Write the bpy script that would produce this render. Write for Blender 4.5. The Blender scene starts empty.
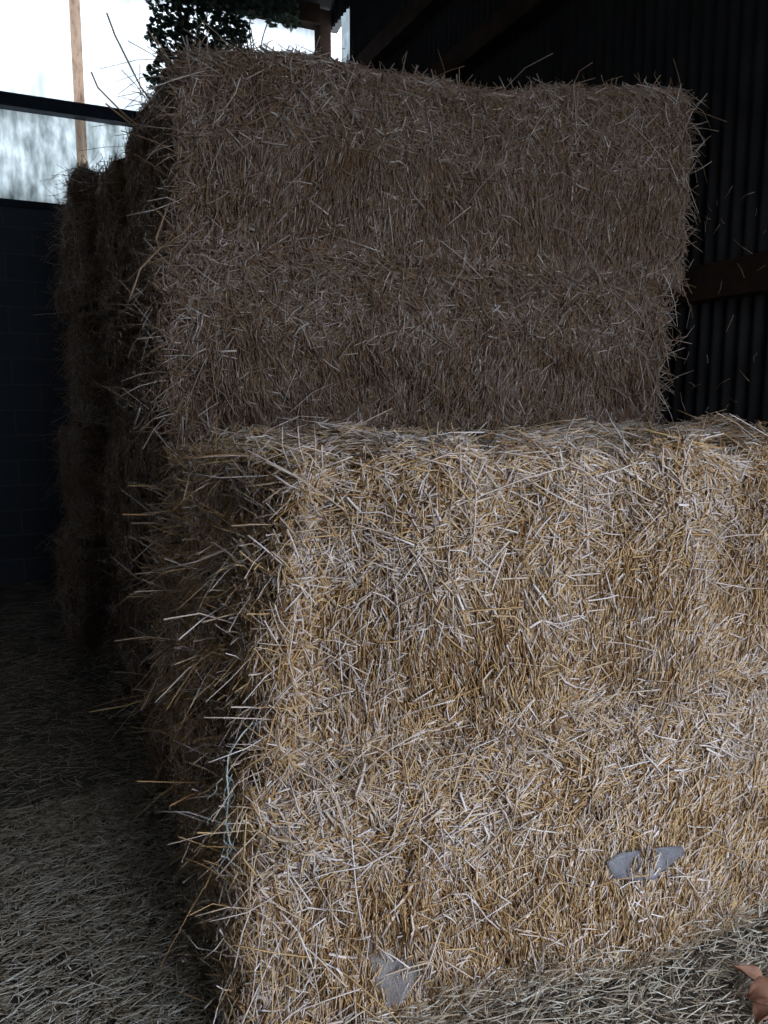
import bpy, bmesh, math
import numpy as np
from mathutils import Vector, Matrix

C = bpy.context.scene.collection
RNG = np.random.default_rng(20240)

# ------------------------------------------------------------------ materials
def new_mat(name):
    m = bpy.data.materials.new(name); m.use_nodes = True
    nt = m.node_tree; nt.nodes.clear()
    out = nt.nodes.new('ShaderNodeOutputMaterial')
    return m, nt, out

def ramp(nt, stops):
    r = nt.nodes.new('ShaderNodeValToRGB'); el = r.color_ramp.elements
    while len(el) > 1: el.remove(el[-1])
    el[0].position, el[0].color = stops[0][0], (*stops[0][1], 1)
    for p, c in stops[1:]:
        e = el.new(p); e.color = (*c, 1)
    return r

def straw_mat(name, stops, rough=0.55):
    m, nt, out = new_mat(name)
    a = nt.nodes.new('ShaderNodeAttribute'); a.attribute_name = 'tone'
    r = ramp(nt, stops)
    b = nt.nodes.new('ShaderNodeBsdfPrincipled')
    b.inputs['Roughness'].default_value = rough
    b.inputs['Specular IOR Level'].default_value = 0.35
    nt.links.new(a.outputs['Fac'], r.inputs['Fac'])
    nt.links.new(r.outputs['Color'], b.inputs['Base Color'])
    nt.links.new(b.outputs[0], out.inputs[0])
    return m

def noise_mat(name, c1, c2, scale=8.0, rough=0.85, bump=0.0, detail=6.0, spec=0.2, p1=.35, p2=.65, metallic=0.0):
    m, nt, out = new_mat(name)
    tc = nt.nodes.new('ShaderNodeTexCoord')
    n = nt.nodes.new('ShaderNodeTexNoise'); n.inputs['Scale'].default_value = scale; n.inputs['Detail'].default_value = detail
    r = ramp(nt, [(p1, c1), (p2, c2)])
    b = nt.nodes.new('ShaderNodeBsdfPrincipled'); b.inputs['Roughness'].default_value = rough
    b.inputs['Specular IOR Level'].default_value = spec
    b.inputs['Metallic'].default_value = metallic
    L = nt.links.new
    L(tc.outputs['Object'], n.inputs['Vector']); L(n.outputs['Fac'], r.inputs['Fac']); L(r.outputs['Color'], b.inputs['Base Color'])
    if bump:
        bp = nt.nodes.new('ShaderNodeBump'); bp.inputs['Strength'].default_value = bump; bp.inputs['Distance'].default_value = 0.02
        L(n.outputs['Fac'], bp.inputs['Height']); L(bp.outputs[0], b.inputs['Normal'])
    L(b.outputs[0], out.inputs[0])
    return m

def translucent_mat(name, base, dirt, scale, lo, hi, trans=0.75, streak=3.0):
    """weathered glass-fibre sheeting: daylight from outside passes through, dirt holds some of it back"""
    m, nt, out = new_mat(name); L = nt.links.new
    tc = nt.nodes.new('ShaderNodeTexCoord')
    mp = nt.nodes.new('ShaderNodeMapping'); mp.inputs['Scale'].default_value = (streak, 1.0, 1.0)
    n = nt.nodes.new('ShaderNodeTexNoise'); n.inputs['Scale'].default_value = scale; n.inputs['Detail'].default_value = 7
    n.inputs['Roughness'].default_value = 0.62
    r = ramp(nt, [(lo, base), (hi, dirt)])
    t = nt.nodes.new('ShaderNodeBsdfTranslucent'); d = nt.nodes.new('ShaderNodeBsdfDiffuse')
    mx = nt.nodes.new('ShaderNodeMixShader'); mx.inputs[0].default_value = trans
    L(tc.outputs['Object'], mp.inputs['Vector']); L(mp.outputs[0], n.inputs['Vector']); L(n.outputs['Fac'], r.inputs['Fac'])
    L(r.outputs['Color'], t.inputs['Color']); L(r.outputs['Color'], d.inputs['Color'])
    L(d.outputs[0], mx.inputs[1]); L(t.outputs[0], mx.inputs[2]); L(mx.outputs[0], out.inputs[0])
    return m

def block_mat():
    m, nt, out = new_mat('concrete_blockwork'); L = nt.links.new
    tc = nt.nodes.new('ShaderNodeTexCoord')
    mp = nt.nodes.new('ShaderNodeMapping'); mp.inputs['Rotation'].default_value = (math.radians(90), 0, 0)
    br = nt.nodes.new('ShaderNodeTexBrick'); br.inputs['Scale'].default_value = 1.0
    br.inputs['Brick Width'].default_value = 0.45; br.inputs['Row Height'].default_value = 0.225
    br.inputs['Mortar Size'].default_value = 0.008
    br.inputs['Color1'].default_value = (0.05, 0.062, 0.085, 1); br.inputs['Color2'].default_value = (0.042, 0.053, 0.07, 1)
    br.inputs['Mortar'].default_value = (0.075, 0.085, 0.095, 1)
    n = nt.nodes.new('ShaderNodeTexNoise'); n.inputs['Scale'].default_value = 30
    b = nt.nodes.new('ShaderNodeBsdfPrincipled'); b.inputs['Roughness'].default_value = 0.9
    bp = nt.nodes.new('ShaderNodeBump'); bp.inputs['Strength'].default_value = 0.4; bp.inputs['Distance'].default_value = 0.01
    ad = nt.nodes.new('ShaderNodeMath'); ad.operation = 'SUBTRACT'
    L(tc.outputs['Object'], mp.inputs['Vector']); L(mp.outputs[0], br.inputs['Vector']); L(br.outputs['Color'], b.inputs['Base Color'])
    L(n.outputs['Fac'], ad.inputs[0]); L(br.outputs['Fac'], ad.inputs[1]); L(ad.outputs[0], bp.inputs['Height'])
    L(bp.outputs[0], b.inputs['Normal']); L(b.outputs[0], out.inputs[0])
    return m

M = {}
M['straw'] = straw_mat('straw_stems', [(0.0, (.17, .085, .04)), (.22, (.38, .21, .085)), (.46, (.60, .41, .21)),
                                       (.60, (.55, .42, .31)), (.80, (.63, .525, .48)), (1.0, (.77, .70, .69))])
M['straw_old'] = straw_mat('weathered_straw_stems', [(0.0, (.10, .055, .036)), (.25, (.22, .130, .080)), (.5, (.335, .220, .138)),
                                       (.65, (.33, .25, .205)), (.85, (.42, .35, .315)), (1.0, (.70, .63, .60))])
M['litter'] = straw_mat('trodden_straw', [(0.0, (.11, .08, .06)), (.3, (.31, .235, .16)), (.6, (.52, .465, .385)), (.85, (.63, .60, .545)), (1.0, (.84, .82, .78))])
M['core'] = noise_mat('packed_straw', (.20, .12, .06), (.36, .23, .12), 45, 0.95, 0.8)
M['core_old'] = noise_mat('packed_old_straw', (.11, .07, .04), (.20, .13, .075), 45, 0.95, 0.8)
M['dirt'] = noise_mat('trodden_dirt_floor', (.075, .07, .065), (.15, .14, .125), 5, 0.95, 0.6)
M['yard'] = noise_mat('concrete_yard', (.30, .29, .27), (.38, .37, .35), 3, 0.9, 0.2)
M['tin'] = noise_mat('dull_corrugated_iron', (.009, .009, .010), (.018, .0175, .018), 3.0, 0.9, 0, 8, .06)
M['roof'] = noise_mat('dark_fibre_cement', (.02, .02, .02), (.035, .035, .035), 3.0, 0.9)
M['timber'] = noise_mat('dark_barn_timber', (.013, .008, .006), (.023, .014, .010), 9.0, 0.95, .3, 6.0, .05)
M['pale_timber'] = translucent_mat('thin_pale_larch_lath', (.82, .68, .58), (.32, .20, .13), 9, .50, .75, .78, 3.0)
M['steel'] = noise_mat('blue_black_painted_steel', (.012, .018, .03), (.022, .03, .045), 12, 0.6)
M['blocks'] = block_mat()
M['sheet'] = translucent_mat('clear_glass_fibre_sheet', (.56, .575, .585), (.40, .42, .43), 1.2, .50, .80, .86)
M['sheet_dirty'] = translucent_mat('dirty_glass_fibre_sheet', (.48, .51, .52), (.19, .21, .21), 3.2, .36, .70, .80)
M['twine'] = noise_mat('blue_green_plastic_twine', (.45, .55, .54), (.58, .66, .64), 60, .5)
M['ivy'] = None
M['stem'] = noise_mat('ivy_bark', (.05, .04, .03), (.09, .07, .05), 20, .9)
M['dead_leaf'] = noise_mat('dead_brown_leaf', (.20, .085, .05), (.36, .20, .145), 25, .6)
M['leaf_stalk'] = noise_mat('brown_leaf_stalk', (.10, .05, .03), (.16, .09, .05), 25, .8)

def ivy_mat():
    m, nt, out = new_mat('ivy_leaf'); L = nt.links.new
    a = nt.nodes.new('ShaderNodeAttribute'); a.attribute_name = 'tone'
    r = ramp(nt, [(0, (.012, .022, .017)), (.6, (.026, .045, .030)), (1, (.055, .08, .055))])
    b = nt.nodes.new('ShaderNodeBsdfPrincipled'); b.inputs['Roughness'].default_value = .4
    t = nt.nodes.new('ShaderNodeBsdfTranslucent'); mx = nt.nodes.new('ShaderNodeMixShader'); mx.inputs[0].default_value = .35
    L(a.outputs['Fac'], r.inputs['Fac']); L(r.outputs['Color'], b.inputs['Base Color']); L(r.outputs['Color'], t.inputs['Color'])
    L(b.outputs[0], mx.inputs[1]); L(t.outputs[0], mx.inputs[2]); L(mx.outputs[0], out.inputs[0])
    return m
M['ivy'] = ivy_mat()

def film_mat(name, col, see):
    m, nt, out = new_mat(name); L = nt.links.new
    tc = nt.nodes.new('ShaderNodeTexCoord'); n = nt.nodes.new('ShaderNodeTexNoise'); n.inputs['Scale'].default_value = 40; n.inputs['Detail'].default_value = 5
    r = ramp(nt, [(.35, tuple(c * .75 for c in col)), (.7, col)])
    b = nt.nodes.new('ShaderNodeBsdfPrincipled'); b.inputs['Roughness'].default_value = .45
    t = nt.nodes.new('ShaderNodeBsdfTransparent'); mx = nt.nodes.new('ShaderNodeMixShader'); mx.inputs[0].default_value = see
    L(tc.outputs['Object'], n.inputs['Vector']); L(n.outputs['Fac'], r.inputs['Fac']); L(r.outputs['Color'], b.inputs['Base Color'])
    L(b.outputs[0], mx.inputs[1]); L(t.outputs[0], mx.inputs[2]); L(mx.outputs[0], out.inputs[0])
    return m
M['film'] = film_mat('dusty_grey_film', (.25, .245, .28), .30)
M['film_thin'] = film_mat('thin_dusty_film', (.28, .265, .28), .68)

# ------------------------------------------------------------------ mesh helpers
class Buf:
    """collects vertices / polygons (numpy) and links them as ONE mesh object"""
    def __init__(self): self.v = []; self.q = []; self.t = []; self.tone = []; self.n = 0; self.qm = []; self.tm = []
    def add(self, v, quads=None, tris=None, tone=None, mat=0):
        v = np.asarray(v, dtype=np.float64).reshape(-1, 3)
        self.v.append(v)
        self.tone.append(np.full(len(v), .5) if tone is None else np.asarray(tone, float))
        if quads is not None and len(quads):
            q = np.asarray(quads, int).reshape(-1, 4) + self.n; self.q.append(q); self.qm.append(np.full(len(q), mat))
        if tris is not None and len(tris):
            t = np.asarray(tris, int).reshape(-1, 3) + self.n; self.t.append(t); self.tm.append(np.full(len(t), mat))
        self.n += len(v)
    def mesh(self, name, mats, smooth=True):
        V = np.concatenate(self.v)
        Q = np.concatenate(self.q) if self.q else np.zeros((0, 4), int)
        T = np.concatenate(self.t) if self.t else np.zeros((0, 3), int)
        me = bpy.data.meshes.new(name)
        me.vertices.add(len(V)); me.vertices.foreach_set('co', V.astype(np.float32).ravel())
        loops = np.concatenate([Q.ravel(), T.ravel()]).astype(np.int32)
        me.loops.add(len(loops)); me.loops.foreach_set('vertex_index', loops)
        npoly = len(Q) + len(T)
        me.polygons.add(npoly)
        starts = np.concatenate([np.arange(len(Q)) * 4, len(Q) * 4 + np.arange(len(T)) * 3]).astype(np.int32)
        me.polygons.foreach_set('loop_start', starts)
        mi = np.concatenate([*(self.qm or [np.zeros(0)]), *(self.tm or [np.zeros(0)])]).astype(np.int32)
        for m in mats: me.materials.append(m)
        me.polygons.foreach_set('material_index', mi)
        me.polygons.foreach_set('use_smooth', np.full(npoly, smooth))
        at = me.attributes.new('tone', 'FLOAT', 'POINT'); at.data.foreach_set('value', np.concatenate(self.tone).astype(np.float32))
        me.update(calc_edges=True)
        return me

def link(name, me, parent=None, loc=(0, 0, 0)):
    o = bpy.data.objects.new(name, me); C.objects.link(o); o.location = loc
    if parent is not None: o.parent = parent
    return o

def tag(o, label, cat, group=None, kind=None):
    o['label'] = label; o['category'] = cat
    if group: o['group'] = group
    if kind: o['kind'] = kind
    return o

def struct(o):
    o['kind'] = 'structure'; return o

def unit(a): return a / np.maximum(np.linalg.norm(a, axis=-1, keepdims=True), 1e-9)

def add_strands(buf, P, D, N, L, W, bend, tone, nseg=2, mat=0, droop=0.0, flat=.6):
    """n little straw stems: three-sided tapering-free prisms, bent along their length"""
    n = len(P); D = unit(D)
    B = unit(np.cross(D, N)); N2 = np.cross(B, D)
    ts = np.linspace(0, 1, nseg + 1)
    phi = RNG.uniform(0, 2 * math.pi, n)[:, None]
    bd = B * np.cos(phi) + N2 * np.sin(phi) * .6
    rings = []
    for t in ts:
        c = P + D * (t - .5) * L[:, None] + bd * ((1 - (2 * t - 1) ** 2) * bend * L)[:, None]
        c = c - np.array([0, 0, 1.0]) * (droop * t * t * L)[:, None] if np.ndim(droop) else c
        for k in range(3):
            a = math.pi / 2 + k * 2 * math.pi / 3
            rings.append(c + B * (math.cos(a) * W * .5)[:, None] + N2 * (math.sin(a) * W * .5 * flat)[:, None])
    V = np.stack(rings, 1)                       # n, 3*(nseg+1), 3
    k = 3 * (nseg + 1)
    fq = []
    for s in range(nseg):
        for j in range(3):
            a, b = s * 3 + j, s * 3 + (j + 1) % 3
            fq.append((a, b, b + 3, a + 3))
    fq = np.array(fq); off = (np.arange(n) * k)[:, None, None]
    quads = (fq[None] + off).reshape(-1, 4)
    tris = (np.array([(2, 1, 0), (k - 3, k - 2, k - 1)])[None] + off).reshape(-1, 3)
    buf.add(V.reshape(-1, 3), quads, tris, np.repeat(tone, k), mat)

def box_buf(buf, lo, hi, mat=0, tone=.5):
    x0, y0, z0 = lo; x1, y1, z1 = hi
    v = [(x0, y0, z0), (x1, y0, z0), (x1, y1, z0), (x0, y1, z0), (x0, y0, z1), (x1, y0, z1), (x1, y1, z1), (x0, y1, z1)]
    q = [(0, 3, 2, 1), (4, 5, 6, 7), (0, 1, 5, 4), (1, 2, 6, 5), (2, 3, 7, 6), (3, 0, 4, 7)]
    buf.add(v, q, None, np.full(8, tone), mat)

def box_obj(name, lo, hi, m, bevel=0.0):
    b = Buf(); c = [(lo[i] + hi[i]) / 2 for i in range(3)]; c[2] = lo[2]
    box_buf(b, [lo[i] - c[i] for i in range(3)], [hi[i] - c[i] for i in range(3)])
    o = link(name, b.mesh(name, [m], False), None, c)
    if bevel:
        md = o.modifiers.new('Bevel', 'BEVEL'); md.width = bevel; md.segments = 2
    return o

def tube_buf(buf, pts, r, mat=0, sides=6, tone=.5):
    pts = np.asarray(pts, float); n = len(pts)
    r = np.full(n, r) if np.isscalar(r) else np.asarray(r, float)
    T = unit(np.gradient(pts, axis=0)); ref = np.array([.31, .52, .79])
    A = unit(np.cross(T, ref)); Bv = np.cross(T, A)
    ang = np.arange(sides) * 2 * math.pi / sides
    V = pts[:, None] + r[:, None, None] * (np.cos(ang)[None, :, None] * A[:, None] + np.sin(ang)[None, :, None] * Bv[:, None])
    q = [(i * sides + j, i * sides + (j + 1) % sides, (i + 1) * sides + (j + 1) % sides, (i + 1) * sides + j) for i in range(n - 1) for j in range(sides)]
    V = V.reshape(-1, 3)
    V = np.concatenate([V, pts[:1], pts[-1:]]); e = n * sides
    t = [(e, (j + 1) % sides, j) for j in range(sides)] + [(e + 1, (n - 1) * sides + j, (n - 1) * sides + (j + 1) % sides) for j in range(sides)]
    buf.add(V, q, t, np.full(len(V), tone), mat)

# ------------------------------------------------------------------ bales
class Bale:
    """a big rectangular straw bale. lo/hi in world; off = {corner (ix,iy,iz): (dx,dy,dz)} shifts corners"""
    def __init__(self, lo, hi, off=None, seed=0, amp=1.0, r=.06, inset=.022, laden=False):
        self.laden = laden
        self.lo = np.array(lo, float) + inset; self.hi = np.array(hi, float) - inset
        self.lo[2] = lo[2] + .004; self.hi[2] = hi[2] - .012
        self.h = (self.hi - self.lo) / 2; self.r = r
        self.base = np.array([(lo[0] + hi[0]) / 2, (lo[1] + hi[1]) / 2, lo[2]])
        self.off = np.zeros((2, 2, 2, 3))
        for k, d in (off or {}).items(): self.off[k] = d
        g = np.random.default_rng(seed)
        self.k = np.concatenate([g.normal(0, 4.5, (4, 3)), g.normal(0, 13, (6, 3)), g.normal(0, 36, (8, 3))])
        self.a = np.concatenate([np.full(4, .011), np.full(6, .0055), np.full(8, .0028)]) * amp
        self.ph = g.uniform(0, 6.28, 18)
    def surf(self, ax, sg, u, v):
        """points on face (axis ax, sign sg): u, v in 0..1 along the other two axes -> world pos, normal"""
        q = np.zeros((len(u), 3)); o = [i for i in range(3) if i != ax]
        q[:, o[0]] = u * 2 - 1; q[:, o[1]] = v * 2 - 1; q[:, ax] = sg
        p = q * self.h
        inn = np.clip(p, -(self.h - self.r), self.h - self.r)
        nrm = unit(p - inn); pos = inn + nrm * self.r
        w = pos + self.base
        disp = (np.sin(w @ self.k.T + self.ph) * self.a).sum(1)
        damp = np.where(nrm[:, 2] < -.5, 0, 1)              # flat underneath, and on top where another bale rests
        if self.laden: damp = np.where(nrm[:, 2] > .5, 0, damp)
        pos = pos + nrm * (disp * damp)[:, None]
        f = np.clip((pos / self.h + 1) / 2, 0, 1)
        d = np.zeros_like(pos)
        for i in (0, 1):
            for j in (0, 1):
                for k in (0, 1):
                    wgt = (f[:, 0] if i else 1 - f[:, 0]) * (f[:, 1] if j else 1 - f[:, 1]) * (f[:, 2] if k else 1 - f[:, 2])
                    d += wgt[:, None] * self.off[i, j, k]
        return pos + (self.lo + self.hi) / 2 + d, nrm
    def core(self, buf, step=.04):
        for ax in range(3):
            o = [i for i in range(3) if i != ax]
            nu, nv = [max(4, int(2 * self.h[i] / step)) for i in o]
            U, V = np.meshgrid(np.linspace(0, 1, nu + 1), np.linspace(0, 1, nv + 1), indexing='ij')
            for sg in (-1, 1):
                p, _ = self.surf(ax, sg, U.ravel(), V.ravel())
                idx = np.arange((nu + 1) * (nv + 1)).reshape(nu + 1, nv + 1)
                q = np.stack([idx[:-1, :-1], idx[1:, :-1], idx[1:, 1:], idx[:-1, 1:]], -1).reshape(-1, 4)
                flip = (sg > 0) == (ax == 1)
                if flip: q = q[:, ::-1]
                buf.add(p - self.base, q, None, None, 0)

def tangent_dir(N, ax, ang):
    """unit direction in the face plane; ang 0 = up (or along X on a top face)"""
    if ax == 2: a, b = np.array([1., 0, 0]), np.array([0, 1., 0])
    elif ax == 1: a, b = np.array([0, 0, 1.]), np.array([1., 0, 0])
    else: a, b = np.array([0, 0, 1.]), np.array([0, 1., 0])
    D = np.cos(ang)[:, None] * a + np.sin(ang)[:, None] * b
    return unit(D - N * (D * N).sum(1, keepdims=True))

def fur(buf, B, ax, sg, n, u=(0, 1), v=(0, 1), mode='messy', nseg=2, mat=1, big=1.0, tone_shift=0.0, depth=(-.012, .014), tilt=.16):
    if n <= 0: return
    U = RNG.uniform(*u, n); V = RNG.uniform(*v, n)
    P, N = B.surf(ax, sg, U, V)
    wave = .5 + .5 * np.sin(P[:, 0] * 9 + P[:, 2] * 5 + B.ph[0]) * np.sin(P[:, 1] * 7 - P[:, 2] * 11 + P[:, 0] * 4 + B.ph[1])
    if mode == 'vert':
        ang = RNG.normal(0, .26, n) + .25 * np.sin(P[:, 0] * 4 + B.ph[2])
        L = RNG.lognormal(math.log(.062), .42, n) * big; W = RNG.uniform(.0022, .0048, n) * big
        tone = np.clip(RNG.normal(.47, .24, n) + .10 * (wave - .5) * 2, 0, 1)
        bend = RNG.normal(0, .03, n)
    elif mode == 'messy':
        ang = RNG.uniform(-math.pi, math.pi, n)
        L = RNG.lognormal(math.log(.060), .5, n) * big; W = RNG.uniform(.0024, .0058, n) * big
        tone = np.clip(RNG.normal(.60, .25, n) + .10 * (wave - .5) * 2, 0, 1)
        bend = RNG.normal(0, .07, n)
    elif mode == 'blade':                          # flat pale leaf sheaths and husks
        ang = RNG.uniform(-math.pi, math.pi, n)
        L = RNG.uniform(.03, .10, n); W = RNG.uniform(.006, .011, n)
        tone = np.clip(RNG.normal(.82, .12, n), 0, 1); bend = RNG.normal(0, .12, n)
    else:                                          # 'end': cut ends, stems combed sideways
        ang = RNG.normal(math.pi / 2, .8, n)
        L = RNG.lognormal(math.log(.09), .5, n) * big; W = RNG.uniform(.0026, .005, n) * big
        tone = np.clip(RNG.normal(.5, .26, n), 0, 1); bend = RNG.normal(0, .08, n)
    tone = np.clip(tone + tone_shift, 0, 1)
    L = np.clip(L, .02, .26)
    D = tangent_dir(N, ax, ang)
    D = unit(D + N * RNG.normal(0, tilt, n)[:, None])
    dp = RNG.uniform(*depth, n)
    add_strands(buf, P + N * dp[:, None] - B.base, D, N, L, W, bend, tone, nseg, mat)

def strays(buf, B, ax, sg, n, u=(0, 1), v=(0, 1), out=(.25, 1.1), length=.16, bias=(0, 0, 0), tone=.62, nseg=3, mat=0, wmax=.0052):
    """long loose stems rooted in the face and sticking out of it"""
    U = RNG.uniform(*u, n); V = RNG.uniform(*v, n)
    P, N = B.surf(ax, sg, U, V)
    D = tangent_dir(N, ax, RNG.uniform(-math.pi, math.pi, n)) + N * RNG.uniform(*out, n)[:, None] + np.array(bias)
    D = unit(D); L = np.clip(RNG.lognormal(math.log(length), .42, n), .05, .34); W = RNG.uniform(.003, wmax, n)
    c = P + D * (L * .36)[:, None]
    add_strands(buf, c - B.base, D, N + np.array([.11, .07, .05]), L, W, RNG.normal(0, .12, n), np.clip(RNG.normal(tone, .22, n), 0, 1), nseg, mat, droop=RNG.uniform(0, .3, n))

def twine(B, y, parent, m, pull=.004):
    """one string round the length of the bale: end, top, other end, bottom"""
    v = np.full(14, (y - B.lo[1]) / (B.hi[1] - B.lo[1])); s = np.linspace(.03, .97, 14)
    a, na = B.surf(0, -1, v, s); b, nb = B.surf(2, 1, s, v); c, nc = B.surf(0, 1, v, s[::-1]); d, nd = B.surf(2, -1, s[::-1], v)
    pts = np.concatenate([a + na * pull, b + nb * pull, c + nc * pull, d, a[:1] + na[:1] * pull]) - B.base
    bf = Buf(); tube_buf(bf, pts, .0022, 0, 5)
    o = link('baling_twine', bf.mesh('baling_twine', [m]), parent); return o

def finish(B, buf, loose, label, group, mats, twines=(), m_loose=None):
    for bb in (buf, loose):                            # the iron wall stops any stem that would reach it
        for v in bb.v: v[:, 0] = np.minimum(v[:, 0], 2.478 - B.base[0])
        for v in bb.v: v[:, 2] = np.maximum(v[:, 2], .003 - B.base[2])
    o = link('straw_bale', buf.mesh('straw_bale', mats), None, B.base)
    tag(o, label, 'straw bale', group)
    if loose is not None and loose.n:
        l = link('loose_straw', loose.mesh('loose_straw', [m_loose or mats[1]]), o); l['kind'] = 'stuff'
    for y in twines: twine(B, y, o, M['twine'])
    return o

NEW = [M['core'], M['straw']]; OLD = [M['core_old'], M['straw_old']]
GF, GG, GH, GJ = 'bales of the front stack', 'bales of the tall stack behind the front one', 'bales of the stack against the rear of the tall one', 'bales of the rearmost stack'

# ---- front stack (two bales) -----------------------------------------------
FU = Bale((0, 0, .73), (2.42, 1.18, 1.475), {(0, 0, 1): (.055, 0, 0), (0, 0, 0): (-.02, 0, 0), (0, 1, 1): (-.05, 0, 0), (0, 1, 0): (-.12, 0, 0),
          (1, 0, 1): (0, 0, .02), (1, 1, 1): (0, 0, .0)}, 3, 1.5)
FL = Bale((-.03, .0, 0), (2.42, 1.18, .735), {(0, 0, 1): (-.02, -.02, 0), (0, 0, 0): (-.08, -.10, 0), (0, 1, 1): (-.02, 0, 0), (0, 1, 0): (.04, 0, 0), (1, 0, 0): (0, -.13, 0), (1, 0, 1): (0, -.02, 0)}, 7, 1.4, laden=True)
for B, label, top in ((FU, 'golden straw bale on top of the front stack, its upper face open to view', True),
                      (FL, 'golden straw bale at the bottom of the front stack, resting on the littered floor', False)):
    b = Buf(); B.core(b); l = Buf()
    fur(b, B, 1, -1, 13000, mode='messy', depth=(-.012, .004), tone_shift=-.1)
    fur(b, B, 1, -1, 23000, v=(.04, .64), mode='vert', tone_shift=-.02)
    fur(b, B, 1, -1, 10500, v=(.55, 1.0), mode='messy', big=1.1)
    fur(b, B, 1, -1, 1300, v=(0, .6), mode='messy', big=1.1, depth=(0, .02))
    fur(b, B, 1, -1, 2500, v=(0, .12), mode='messy'); fur(b, B, 1, -1, 420, mode='blade', depth=(0, .018), tilt=.25); fur(b, B, 0, -1, 200, mode='blade', depth=(0, .018), tilt=.3)
    fur(b, B, 0, -1, 6000, mode='messy', tone_shift=-.08); fur(b, B, 0, -1, 6000, mode='end')
    if top:
        fur(b, B, 2, 1, 21000, mode='messy'); fur(b, B, 2, 1, 5000, v=(0, .15), mode='messy', big=1.15)
    else:
        fur(b, B, 2, 1, 2500, v=(0, .12), mode='messy')
    fur(b, B, 0, 1, 1200, mode='messy', nseg=1)
    strays(l, B, 1, -1, 1000, v=(0, .05) if top else (.93, 1), out=(0, .12), bias=(0, 0, -.9 if top else .6), length=.08, tone=.6)
    strays(l, B, 1, -1, 420, u=(0, 1), v=(.05, 1), out=(.05, .4), length=.12, tone=.74, wmax=.0062)
    strays(l, B, 1, -1, 300, u=(0, .12), v=(0, 1), out=(.05, .7), bias=(-.55, 0, 0), length=.11, tone=.72)
    strays(l, B, 0, -1, 520 if top else 300, u=(0, 1), v=(.0, 1), out=(.35, 1.3), length=.105 if top else .09, tone=.5)
    strays(l, B, 0, -1, 170, u=(0, .3), v=(.0, 1), out=(.4, 1.3), length=.12 if top else .11, tone=.66)
    strays(l, B, 0, -1, 190 if top else 50, u=(.2, 1), v=(.1, .8) if top else (.5, 1), out=(.8, 1.6), length=.15, tone=.55)
    if top:
        strays(l, B, 2, 1, 700, out=(.03, .35), length=.15, tone=.66)
        strays(l, B, 2, 1, 420, v=(0, .12), out=(.1, .6), length=.13, tone=.7)
    o = finish(B, b, l, label, GF, NEW, (.14, .32, .5, .68, .86, 1.04))
    if top:                                         # one string has worked loose and frayed at the end
        f = Buf(); bx = np.array([-.14, .20, .62])
        main = [(-.03, .07, .86), (-.06, .06, .84), (-.095, .05, .80), (-.10, .05, .75), (-.097, .05, .70), (-.105, .05, .64), (-.10, .04, .59), (-.08, .04, .56)]
        tube_buf(f, np.array(main) - B.base, .0019, 0, 5)
        for k in range(9):
            s = np.array(main[3 + k % 4]); d = RNG.normal(0, 1, 3) * np.array([.4, .2, 1]); d[2] = -abs(d[2]); d = d / np.linalg.norm(d)
            tt = np.linspace(0, 1, 6)[:, None]
            tube_buf(f, s + d * tt * .075 + np.sin(tt * 5 + k) * np.array([.014, .006, 0]) - B.base, .0009, 0, 4)
        fr = link('baling_twine', f.mesh('baling_twine', [M['twine']]), o); fr['label'] = 'frayed loose blue-green twine end'

# ---- tall stack behind (four bales) ----------------------------------------
tall = [((-.02, 1.22, 0), (2.36, 2.38, .73), {(0, 0, 0): (-.02, 0, 0), (0, 0, 1): (-.05, 0, 0)}, 'bottom bale of the tall stack, only its dark left end showing beside the front stack'),
        ((-.05, 1.22, .73), (2.36, 2.38, 1.47), {}, 'second bale up in the tall stack, its dark end behind the top front bale'),
        ((.0, 1.21, 1.47), (2.34, 2.38, 2.15), {(0, 0, 0): (-.02, 0, 0), (1, 0, 1): (.0, 0, .0)}, 'brown straw bale third up in the tall stack, standing just above the front stack'),
        ((.02, 1.20, 2.14), (2.42, 2.38, 2.84), {(0, 0, 1): (.03, 0, -.025), (0, 1, 1): (.0, 0, -.02), (1, 0, 1): (-.05, 0, .155), (1, 1, 1): (0, 0, .12), (1, 0, 0): (0, 0, .0)}, 'brown straw bale topping the tall stack under the roof')]
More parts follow.
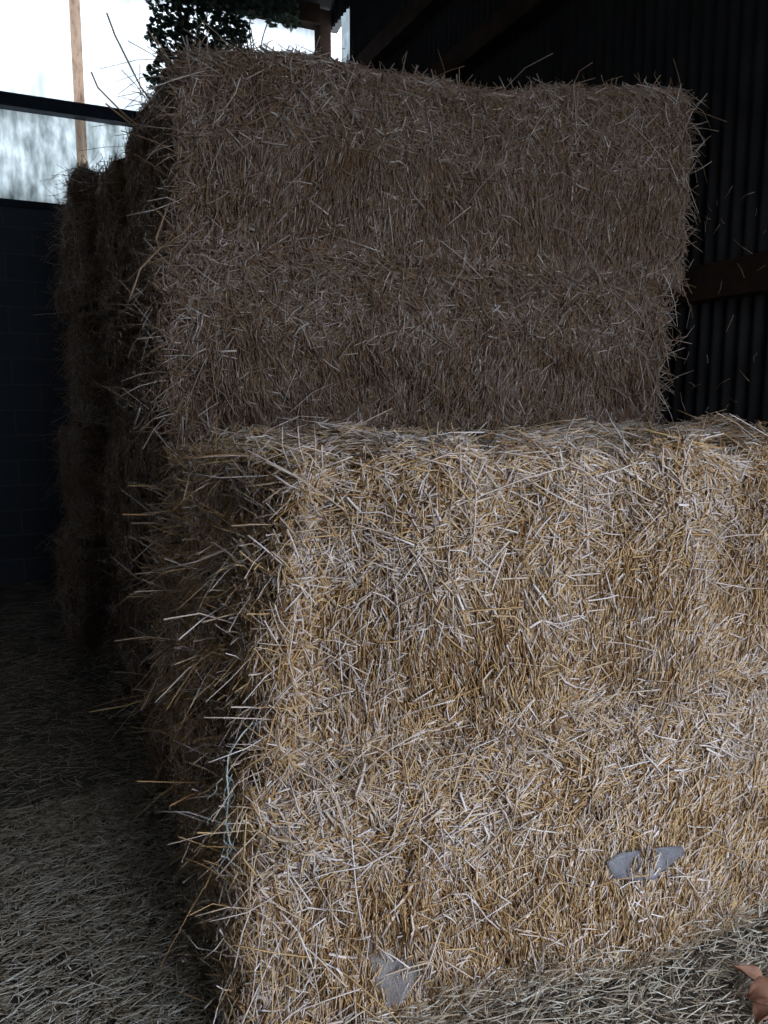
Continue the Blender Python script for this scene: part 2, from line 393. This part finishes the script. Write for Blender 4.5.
for i, (lo, hi, off, label) in enumerate(tall):
    B = Bale(lo, hi, off, 20 + i, 0.75 if i == 3 else 1.4, r=.045 if i < 3 else .05, laden=i < 3); b = Buf(); B.core(b); l = Buf()
    if i >= 2:
        fur(b, B, 1, -1, 10000, mode='messy', depth=(-.012, .004), tone_shift=-.1, big=1.05)
        fur(b, B, 1, -1, 15000, v=(.03, .60), mode='vert', big=1.0)
        fur(b, B, 1, -1, 7500, v=(.55, 1), mode='messy', big=1.0)
        fur(b, B, 1, -1, 1600, v=(0, .12), mode='messy', big=1.1); fur(b, B, 1, -1, 150, mode='blade', depth=(0, .018), tilt=.25)
        strays(l, B, 1, -1, 700, v=(0, .05) if i == 3 else (.93, 1), out=(0, .12), bias=(0, 0, -.9 if i == 3 else .5), length=.09, tone=.5)
        strays(l, B, 1, -1, 420, out=(.05, .45), length=.13, tone=.6)
        strays(l, B, 1, -1, 200, u=(0, .08), out=(.05, .6), bias=(-.6, 0, 0), length=.11)
        strays(l, B, 1, -1, 200, u=(.93, 1), out=(.05, .6), bias=(.5, 0, 0), length=.12)
        fur(b, B, 0, 1, 1500, mode='messy', nseg=1)
        strays(l, B, 0, 1, 140, v=(0, 1), out=(.2, .9), length=.08)
    fur(b, B, 0, -1, 4500, mode='messy', tone_shift=-.08); fur(b, B, 0, -1, 3500, mode='end')
    strays(l, B, 0, -1, 110, out=(.2, 1.0), length=.07, tone=.35)  # stem tone lowered to put the left end's shade into the colour
    if i >= 2: strays(l, B, 0, -1, 70, u=(0, .25), out=(.3, 1.2), length=.16, tone=.62)
    if i == 3:
        fur(b, B, 2, 1, 9000, mode='messy', nseg=1); fur(b, B, 2, 1, 3500, v=(0, .2), mode='messy', big=1.15)
        strays(l, B, 2, 1, 420, v=(0, .2), out=(.05, .5), length=.12, tone=.5)
        strays(l, B, 2, 1, 160, u=(0, .12), out=(.2, .9), length=.16, tone=.5)
        # the long stems that stand out against the bright sheeting, and the bent one hanging at the corner
        for pts in ([(.06, 1.5, 2.66), (-.02, 1.5, 2.76), (-.10, 1.52, 2.93), (-.125, 1.52, 3.0)],
                    [(.05, 1.6, 2.62), (-.06, 1.6, 2.68), (-.16, 1.6, 2.77), (-.18, 1.6, 2.82)],
                    [(.05, 1.55, 2.60), (-.05, 1.55, 2.64), (-.14, 1.55, 2.70)],
                    [(.04, 1.25, 2.34), (-.03, 1.22, 2.17), (-.02, 1.21, 2.13)],
                    [(-.0, 1.21, 2.15), (-.02, 1.2, 2.135), (-.09, 1.19, 2.06), (-.115, 1.18, 1.995), (-.13, 1.18, 1.96)]):
            tube_buf(l, np.array(pts) - B.base, .0038, 0, 4, .5)
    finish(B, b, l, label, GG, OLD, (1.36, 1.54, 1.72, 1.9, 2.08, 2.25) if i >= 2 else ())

# ---- the two stacks beyond -------------------------------------------------
words = ['bottom', 'second', 'third', 'top']
for i in range(4):
    B = Bale((-.02 - .02 * (i % 2), 2.42, .70 * i), (2.3, 3.56, .70 * i + .70), {}, 40 + i, 1.5, laden=i < 3); b = Buf(); B.core(b, .05); l = Buf()
    fur(b, B, 0, -1, 4500, mode='messy', nseg=1, tone_shift=-.05); fur(b, B, 0, -1, 2500, mode='end', nseg=1)
    strays(l, B, 0, -1, 250, out=(.2, 1.0), length=.08, tone=.4)
    if i == 3: fur(b, B, 2, 1, 4000, mode='messy', nseg=1)
    finish(B, b, l, ['dark straw bale on the floor directly behind the tall stack\'s bottom bale', 'dark straw bale second up, squeezed between the tall stack and the rearmost stack',
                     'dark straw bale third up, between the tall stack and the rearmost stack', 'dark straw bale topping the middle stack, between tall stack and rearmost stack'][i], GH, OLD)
Jx = [-.28, -.22, -.15, -.16]; jz = [0, .72, 1.46, 2.2, 3.05]
for i in range(4):
    B = Bale((Jx[i], 3.6, jz[i]), (Jx[i] + 2.4, 4.78, jz[i + 1]), {(0, 0, 1): (.03 if i == 3 else .0, 0, 0)}, 60 + i, 1.5, r=.08, laden=i < 3)
    b = Buf(); B.core(b, .05); l = Buf()
    fur(b, B, 1, -1, 3500, u=(0, .25), mode='messy', nseg=1, big=1.1); fur(b, B, 1, -1, 1500, u=(0, .25), v=(0, .6), mode='vert', nseg=1, big=1.1)
    fur(b, B, 1, -1, 1200, u=(.25, 1), mode='messy', nseg=1)
    fur(b, B, 0, -1, 4500, mode='messy', nseg=1)
    strays(l, B, 1, -1, 200, u=(0, .14), out=(.05, .7), bias=(-.5, 0, 0), length=.12, tone=.5)
    strays(l, B, 0, -1, 350, out=(.3, 1.2), length=.12, tone=.5)
    if i == 3:
        fur(b, B, 2, 1, 4500, mode='messy', nseg=1); strays(l, B, 2, 1, 260, u=(0, .2), out=(.1, .7), length=.11, tone=.45)
    finish(B, b, l, ['sagging dark bale at the foot of the rearmost stack beside the block wall', 'dark bale second up in the rearmost stack, bulging past the one above',
                     'dark bale third up in the rearmost stack, set back from the one below', 'dark rounded bale topping the rearmost stack against the bright sheeting'][i], GJ, OLD)

# ------------------------------------------------------------------ barn shell
XL, XR, YF, YB = -5.5, 2.5, -2.5, 6.1
def roof_z(y): return 5.42 + (YB + .3 - y) * .2

fl = Buf(); nx, ny = 80, 86
U, V = np.meshgrid(np.linspace(XL, XR, nx + 1), np.linspace(YF, YB, ny + 1), indexing='ij')
zz = -.012 + .008 * np.sin(U * 2.3 + V) * np.sin(V * 1.9 - U * .7)
idx = np.arange((nx + 1) * (ny + 1)).reshape(nx + 1, ny + 1)
q = np.stack([idx[:-1, :-1], idx[1:, :-1], idx[1:, 1:], idx[:-1, 1:]], -1).reshape(-1, 4)
fl.add(np.stack([U, V, zz], -1).reshape(-1, 3), q)
struct(link('floor', fl.mesh('floor', [M['dirt']])))
struct(box_obj('ground', (XL - 6, YF - 14, -.2), (XR + 8, YF, -.02), M['yard']))  # unseen bright ground outside the doorway, added to bounce daylight in

def corrugated(name, y0, y1, ztop, z0, x, m, pitch=.0762, amp=.010, axis='Y', rows=12, thick=.0016):
    n = int((y1 - y0) / pitch * 8); ys = np.linspace(y0, y1, n + 1)
    tops = np.array([ztop(v) if callable(ztop) else ztop for v in ys]); d = amp * np.sin(ys / pitch * 2 * math.pi)
    rowsv = []
    for k in range(rows + 1):
        z = z0 + (tops - z0) * k / rows
        rowsv.append(np.stack([np.full(n + 1, x) + d, ys, z], -1) if axis == 'Y' else np.stack([ys, np.full(n + 1, x) + d, z], -1))
    G = np.stack(rowsv)
    idx = np.arange((rows + 1) * (n + 1)).reshape(rows + 1, n + 1)
    q = np.stack([idx[:-1, :-1], idx[:-1, 1:], idx[1:, 1:], idx[1:, :-1]], -1).reshape(-1, 4)
    b = Buf(); c = np.array([(XR if axis == 'Y' else (y0 + y1) / 2), ((y0 + y1) / 2 if axis == 'Y' else x), z0]); b.add(G.reshape(-1, 3) - c, q)
    o = link(name, b.mesh(name, [m]), None, c)
    md = o.modifiers.new('Solidify', 'SOLIDIFY'); md.thickness = thick; md.offset = 0
    return struct(o)

def merged(objs, name):
    """two lengths of the same wall as one mesh"""
    me = bpy.data.meshes.new(name); bm = bmesh.new()
    for o in objs:
        t = o.data.copy(); t.transform(Matrix.Translation(o.location)); bm.from_mesh(t)
    bm.to_mesh(me); bm.free(); me.materials.append(objs[0].data.materials[0])
    for p in me.polygons: p.use_smooth = True
    o = link(name, me); md = o.modifiers.new('Solidify', 'SOLIDIFY'); md.thickness = .0016; md.offset = 0
    for a in objs: bpy.data.objects.remove(a)
    return struct(o)

w1 = corrugated('wall_right', YF, 5.62, roof_z, 0, XR + .012, M['tin'])
w2 = corrugated('wall_right', 5.62, YB + .05, 4.84, 0, XR + .012, M['tin'])
w3 = corrugated('wall_right', 5.62, YB + .05, roof_z, 5.29, XR + .012, M['tin'], rows=2)
merged([w1, w2, w3], 'wall_right')
corrugated('window_1', 5.62, 5.84, 5.29, 4.84, XR + .012, M['sheet_dirty'], rows=2)
struct(box_obj('wall_back', (XL, YB, -.02), (XR + .1, YB + .22, 3.34), M['blocks']))
corrugated('wall_back_sheeting', -1.4, .14, 4.17, 3.30, YB + .09, M['sheet_dirty'], amp=.008, axis='X', rows=4)
corrugated('wall_back_sheeting', .14, XR - .02, 4.17, 3.30, YB + .095, M['sheet_dirty'], amp=.008, axis='X', rows=4)
corrugated('wall_back_sheeting', -1.4, .14, 5.42, 4.17, YB + .09, M['sheet'], amp=.008, axis='X', rows=4)
corrugated('wall_back_sheeting', .14, XR - .02, 5.42, 4.17, YB + .095, M['sheet'], amp=.008, axis='X', rows=4)
corrugated('wall_back_cladding', XL, -1.4, 5.42, 3.30, YB + .09, M['tin'], axis='X', rows=4)
struct(box_obj('wall_left', (XL - .2, YF, -.02), (XL, YB + .2, 5.9), M['blocks']))
# roof
rf = Buf(); y0, y1 = YF - .1, YB + .35
v = [(XL - .3, y0, roof_z(y0)), (XR + .2, y0, roof_z(y0)), (XR + .2, y1, roof_z(y1)), (XL - .3, y1, roof_z(y1))]
v = v + [(a, b_, c + .06) for a, b_, c in v]
rf.add(v, [(0, 1, 2, 3), (7, 6, 5, 4), (0, 4, 5, 1), (1, 5, 6, 2), (2, 6, 7, 3), (3, 7, 4, 0)])
struct(link('ceiling', rf.mesh('ceiling', [M['roof']], False)))
# front wall with the open doorway the daylight comes in by
DX0, DX1, DH = -.1, 2.45, 2.82
fw = Buf()
box_buf(fw, (XL, YF - .1, 0), (DX0, YF, roof_z(YF))); box_buf(fw, (DX0, YF - .1, DH), (XR, YF, roof_z(YF))); box_buf(fw, (DX1, YF - .1, 0), (XR, YF, DH))
struct(link('wall_front', fw.mesh('wall_front', [M['tin']], False)))
# rails, posts, plates
struct(box_obj('trim_1', (XR - .11, YF, 2.08), (XR - .0, YB, 2.24), M['timber'], .006))
struct(box_obj('trim_2', (XR - .10, YF, 3.93), (XR - .0, YB, 4.08), M['timber'], .006))
struct(box_obj('trim_3', (XR - .10, YF, 4.52), (XR - .0, YB, 4.68), M['timber'], .006))
struct(box_obj('trim_4', (XL, YB - .06, 4.11), (XR - .25, YB + .06, 4.22), M['steel'], .004))
struct(box_obj('trim_5', (XL, YB - .08, 5.27), (XR - .14, YB + .08, 5.45), M['timber'], .006))
struct(box_obj('trim_6', (XR - .15, YB - .06, 3.34), (XR - .02, YB + .075, 5.42), M['timber'], .006))
struct(box_obj('trim_7', (.085, YB + .072, 3.34), (.175, YB + .080, 5.27), M['pale_timber']))
struct(box_obj('trim_8', (XL, YB - .02, 3.30), (XR, YB + .20, 3.36), M['steel'], .004))

# ------------------------------------------------------------------ floor litter
n = 90000
S = RNG.uniform(-2.6, .15, n); T = RNG.uniform(-1.7, 5.9, n)
near = RNG.random(n) < .45
T[near] = RNG.uniform(-1.2, 1.6, near.sum()); S[near] = RNG.uniform(-1.5, .1, near.sum())
n2 = 36000
S = np.concatenate([S, RNG.uniform(0, 2.45, n2)]); T = np.concatenate([T, RNG.uniform(-1.5, -.08, n2)]); n = n + n2
clump = .5 + .25 * np.sin(S * 3.1 + T * 1.3) + .25 * np.sin(T * 3.7 - S * 2.2 + 1)
bare = np.exp(-(((S + 1.0) / .38) ** 2 + ((T - 1.55) / .30) ** 2))
keep = RNG.random(n) < np.clip(.45 + .6 * clump - 1.1 * bare - .35 * np.clip(T - 3.6, 0, 2), .04, 1)
S, T = S[keep], T[keep]; n = len(S)
edge = np.where(S < 0, np.exp(-np.abs(S) / .13) * (T > 0), 0) + np.where(S > 0, np.exp(-np.abs(T + .1) / .12), 0)
Z = RNG.uniform(0, .022, n) + np.where(S > 0, RNG.random(n) * .03, 0) + RNG.random(n) * edge * .13
ang = np.where(RNG.random(n) < .5, RNG.normal(.15, .5, n), RNG.uniform(-math.pi, math.pi, n))
D = np.stack([np.cos(ang), np.sin(ang), RNG.normal(0, .16, n)], -1)
L = np.clip(RNG.lognormal(math.log(.06), .5, n), .02, .2)
P = np.stack([S, T, Z], -1)
# keep the stems out of the bales
inb = (S > -.01) & (T > .02); P[inb, 0] = -.02 - RNG.random(inb.sum()) * .1
P[:, 0] = np.minimum(P[:, 0], 2.36)
lb = Buf()
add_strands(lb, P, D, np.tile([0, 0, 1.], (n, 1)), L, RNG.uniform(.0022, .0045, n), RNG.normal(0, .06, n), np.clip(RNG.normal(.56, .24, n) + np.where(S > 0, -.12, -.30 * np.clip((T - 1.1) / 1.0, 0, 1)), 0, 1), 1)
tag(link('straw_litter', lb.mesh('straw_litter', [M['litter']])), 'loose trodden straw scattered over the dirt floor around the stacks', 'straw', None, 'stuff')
# wisps caught on the iron wall
n = 46; T = RNG.uniform(.55, 1.5, n); Z = RNG.uniform(1.5, 2.6, n); P = np.stack([np.full(n, XR - .008), T, Z], -1)
rail = (Z > 2.02) & (Z < 2.27); P[rail, 0] = XR - .118
D = np.stack([np.zeros(n), RNG.normal(0, .5, n), RNG.normal(0, 1, n)], -1)
wb = Buf(); add_strands(wb, P, D, np.tile([-1., 0, 0], (n, 1)), RNG.uniform(.02, .10, n), RNG.uniform(.001, .0026, n), RNG.normal(0, .15, n), RNG.uniform(.4, .9, n), 2)
tag(link('straw_wisps', wb.mesh('straw_wisps', [M['straw_old']])), 'thin straw wisps caught on the dark corrugated wall and its rail', 'straw', None, 'stuff')

# ------------------------------------------------------------------ ivy on the back wall
iv = Buf()
outline = np.array([(0, -.02), (.22, .02), (.42, -.10), (.40, .12), (.62, .30), (.36, .38), (.30, .62), (.12, .66), (0, 1.0),
                    (-.12, .66), (-.30, .62), (-.36, .38), (-.62, .30), (-.40, .12), (-.42, -.10), (-.22, .02)])
n = 2700; got = 0
while got < n:
    s = RNG.uniform(.60, 2.1); z = RNG.uniform(4.2, 5.4)
    lim = 4.15 if s < 1.05 else 4.15 + (s - 1.05) * .95
    lim += .10 * math.sin(s * 23)
    if z < lim or (s < .74 + .05 * math.sin(z * 19) and z < 5.3): continue
    if s > 1.62 and z < 5.17 + .04 * math.sin(s * 30): continue
    y = YB - .05 - RNG.random() * .22
    sz = RNG.uniform(.03, .065)
    nrm = unit(np.array([RNG.normal(0, .5), -1, RNG.normal(.3, .45)])); up = unit(np.array([RNG.normal(0, .5), .1, -1.]))
    x = unit(np.cross(up, nrm)); up = np.cross(nrm, x)
    c = np.array([s, y, z])
    pts = c + sz * (outline[:, :1] * x + outline[:, 1:] * up) + nrm * (-.25 * sz * np.abs(outline[:, :1]))
    mid = c + sz * .35 * up
    k = len(outline)
    iv.add(np.vstack([pts, mid]), None, [(i, (i + 1) % k, k) for i in range(k)], np.full(k + 1, RNG.random()))
    got += 1
ivy = bpy.data.objects.new('ivy', None); C.objects.link(ivy); ivy.location = (1.1, YB - .1, 4.2)
tag(ivy, 'dark green ivy hanging down inside the bright sheeting above the tall stack', 'ivy')
fo = link('foliage', iv.mesh('foliage', [M['ivy']]), ivy); fo.location = -ivy.location
for k in range(9):
    sb = Buf(); s0 = .85 + k * .12; zs = np.linspace(5.4, 4.4 + .06 * k, 12)
    tube_buf(sb, np.stack([s0 + .05 * np.sin(zs * 7 + k), np.full(12, YB - .07) - .05 * np.sin(zs * 5 + k * 2) ** 2, zs], -1), .006, 0, 5)
    st = link('stem', sb.mesh('stem', [M['stem']]), ivy); st.location = -ivy.location

# ------------------------------------------------------------------ small things
def film(name, outline, depth, mat, label):
    """a crumpled scrap with its own thickness, stuck in the front of the stack"""
    bm = bmesh.new(); o = np.array(outline, float); c = o.mean(0)
    rings = []
    for f in (1, .8, .6, .4, .2):
        rings.append([bm.verts.new((p[0], face_y(FL, p[0], p[1]) + depth + .003 * math.sin(p[0] * 60 + p[1] * 40), p[1])) for p in (c + (o - c) * f)])
    mid = bm.verts.new((c[0], face_y(FL, c[0], c[1]) + depth, c[1]))
    k = len(o)
    for a, b_ in zip(rings[:-1], rings[1:]):
        for i in range(k): bm.faces.new((a[i], a[(i + 1) % k], b_[(i + 1) % k], b_[i]))
    for i in range(k): bm.faces.new((rings[-1][i], rings[-1][(i + 1) % k], mid))
    base = Vector((c[0], face_y(FL, c[0], c[1]) + depth, o[:, 1].min()))
    for v_ in bm.verts: v_.co -= base
    me = bpy.data.meshes.new(name); bm.to_mesh(me); bm.free(); me.materials.append(mat)
    for p in me.polygons: p.use_smooth = True
    ob = link(name, me, None, base); md = ob.modifiers.new('Solidify', 'SOLIDIFY'); md.thickness = .0012
    tag(ob, label, 'scrap')
    return ob
def face_y(B, x, z):
    p, _ = B.surf(1, -1, np.array([(x - B.lo[0]) / (B.hi[0] - B.lo[0])]), np.array([(z - B.lo[2]) / (B.hi[2] - B.lo[2])]))
    return float(p[0, 1])
film('film_scrap', [(.90, .36), (.95, .372), (1.02, .36), (1.09, .368), (1.16, .35), (1.18, .325), (1.12, .295), (1.05, .285), (.97, .295), (.92, .315)], -.023, M['film'],
     'smooth grey scrap stuck flat in the straw low on the bottom front bale')
film('film_scrap', [(.21, .30), (.24, .31), (.262, .27), (.28, .235), (.36, .22), (.345, .185), (.30, .15), (.25, .13), (.225, .19), (.215, .25)], -.016, M['film_thin'],
     'thin see-through dusty scrap near the lower corner of the bottom front bale')

def dead_leaf(x, y, z, rz, tilt, size, label):
    g = np.array([(t, w) for t, w in zip(np.linspace(0, 1, 9), (0.02, .20, .33, .40, .40, .34, .24, .12, .01))])
    b = Buf(); V = []; cols = 7
    for t, w in g:
        for j in range(cols):
            a = j / (cols - 1) * 2 - 1
            V.append((t * size, a * w * size * (1 + .08 * math.sin(t * 25)), size * (.28 * a * a * w * 2 + .10 * math.sin(t * 3.1) + .02 * math.sin(a * 7 + t * 9))))
    q = [(i * cols + j, i * cols + j + 1, (i + 1) * cols + j + 1, (i + 1) * cols + j) for i in range(8) for j in range(cols - 1)]
    b.add(V, q)
    o = link('dead_leaf', b.mesh('dead_leaf', [M['dead_leaf']]), None, (x, y, z)); o.rotation_euler = (tilt, -.25, rz)
    md = o.modifiers.new('Solidify', 'SOLIDIFY'); md.thickness = .0008
    tag(o, label, 'leaf', 'dead leaves at the foot of the front stack')
    s = Buf(); tube_buf(s, [(.9 * size, 0, .02 * size), (.3 * size, 0, .085 * size), (0, 0, 0), (-.25 * size, .03 * size, .05 * size), (-.4 * size, .02 * size, .12 * size)], .0016, 0, 5)
    link('leaf_stalk', s.mesh('leaf_stalk', [M['leaf_stalk']]), o)
    return o
dead_leaf(1.16, -.36, .06, -.9, .3, .10, 'pinkish brown curled dead leaf lying nearest the bale among the litter')
dead_leaf(1.11, -.43, .055, -.2, -.3, .10, 'reddish brown dead leaf lying flat in the bottom corner litter')
dead_leaf(1.22, -.36, .06, 1.9, .2, .085, 'small dead leaf overlapping two others at the foot of the front stack')

# ------------------------------------------------------------------ light
w = bpy.data.worlds.new('overcast_sky'); bpy.context.scene.world = w; w.use_nodes = True
bg = w.node_tree.nodes.get('Background') or w.node_tree.nodes.new('ShaderNodeBackground')
bg.inputs['Color'].default_value = (.80, .89, 1.0, 1); bg.inputs['Strength'].default_value = 2.3
wo = w.node_tree.nodes.get('World Output') or w.node_tree.nodes.new('ShaderNodeOutputWorld')
w.node_tree.links.new(bg.outputs[0], wo.inputs[0])

pl = bpy.data.lights.new('doorway_daylight', 'AREA'); pl.shape = 'RECTANGLE'; pl.size = DX1 - DX0; pl.size_y = DH
pl.cycles.is_portal = True
po = bpy.data.objects.new('doorway_daylight', pl); C.objects.link(po)
po.location = ((DX0 + DX1) / 2, YF - .05, DH / 2); po.rotation_euler = (math.radians(90), 0, 0)
sl = bpy.data.lights.new('sun', 'SUN'); sl.energy = 2.0; sl.angle = math.radians(20); sl.color = (1, .96, .90)  # added lamp behind the back wall, whitens the sheeting; the sky itself is overcast
so = bpy.data.objects.new('sun', sl); C.objects.link(so); so.location = (0, 12, 12)
so.rotation_euler = Vector((.15, -1, -.75)).to_track_quat('-Z', 'Y').to_euler()

# ------------------------------------------------------------------ camera
cam = bpy.data.cameras.new('camera'); co = bpy.data.objects.new('camera', cam); C.objects.link(co)
F = 780.0; p = math.atan((512 - 405) / F); yaw = math.radians(65.354)
fx, fy = math.cos(yaw), math.sin(yaw)
fwd = Vector((fx * math.cos(p), fy * math.cos(p), -math.sin(p)))
co.location = (-.48, -1.65, 1.6); co.rotation_euler = fwd.to_track_quat('-Z', 'Y').to_euler()
cam.sensor_fit = 'VERTICAL'; cam.sensor_height = 36; cam.lens = F / 1024 * 36; cam.clip_start = .02
bpy.context.scene.camera = co

vs = bpy.context.scene.view_settings
vs.view_transform = 'Standard'; vs.look = 'None'; vs.gamma = 1; vs.use_curve_mapping = False; vs.exposure = 1.5
bpy.context.scene.cycles.max_bounces = 8
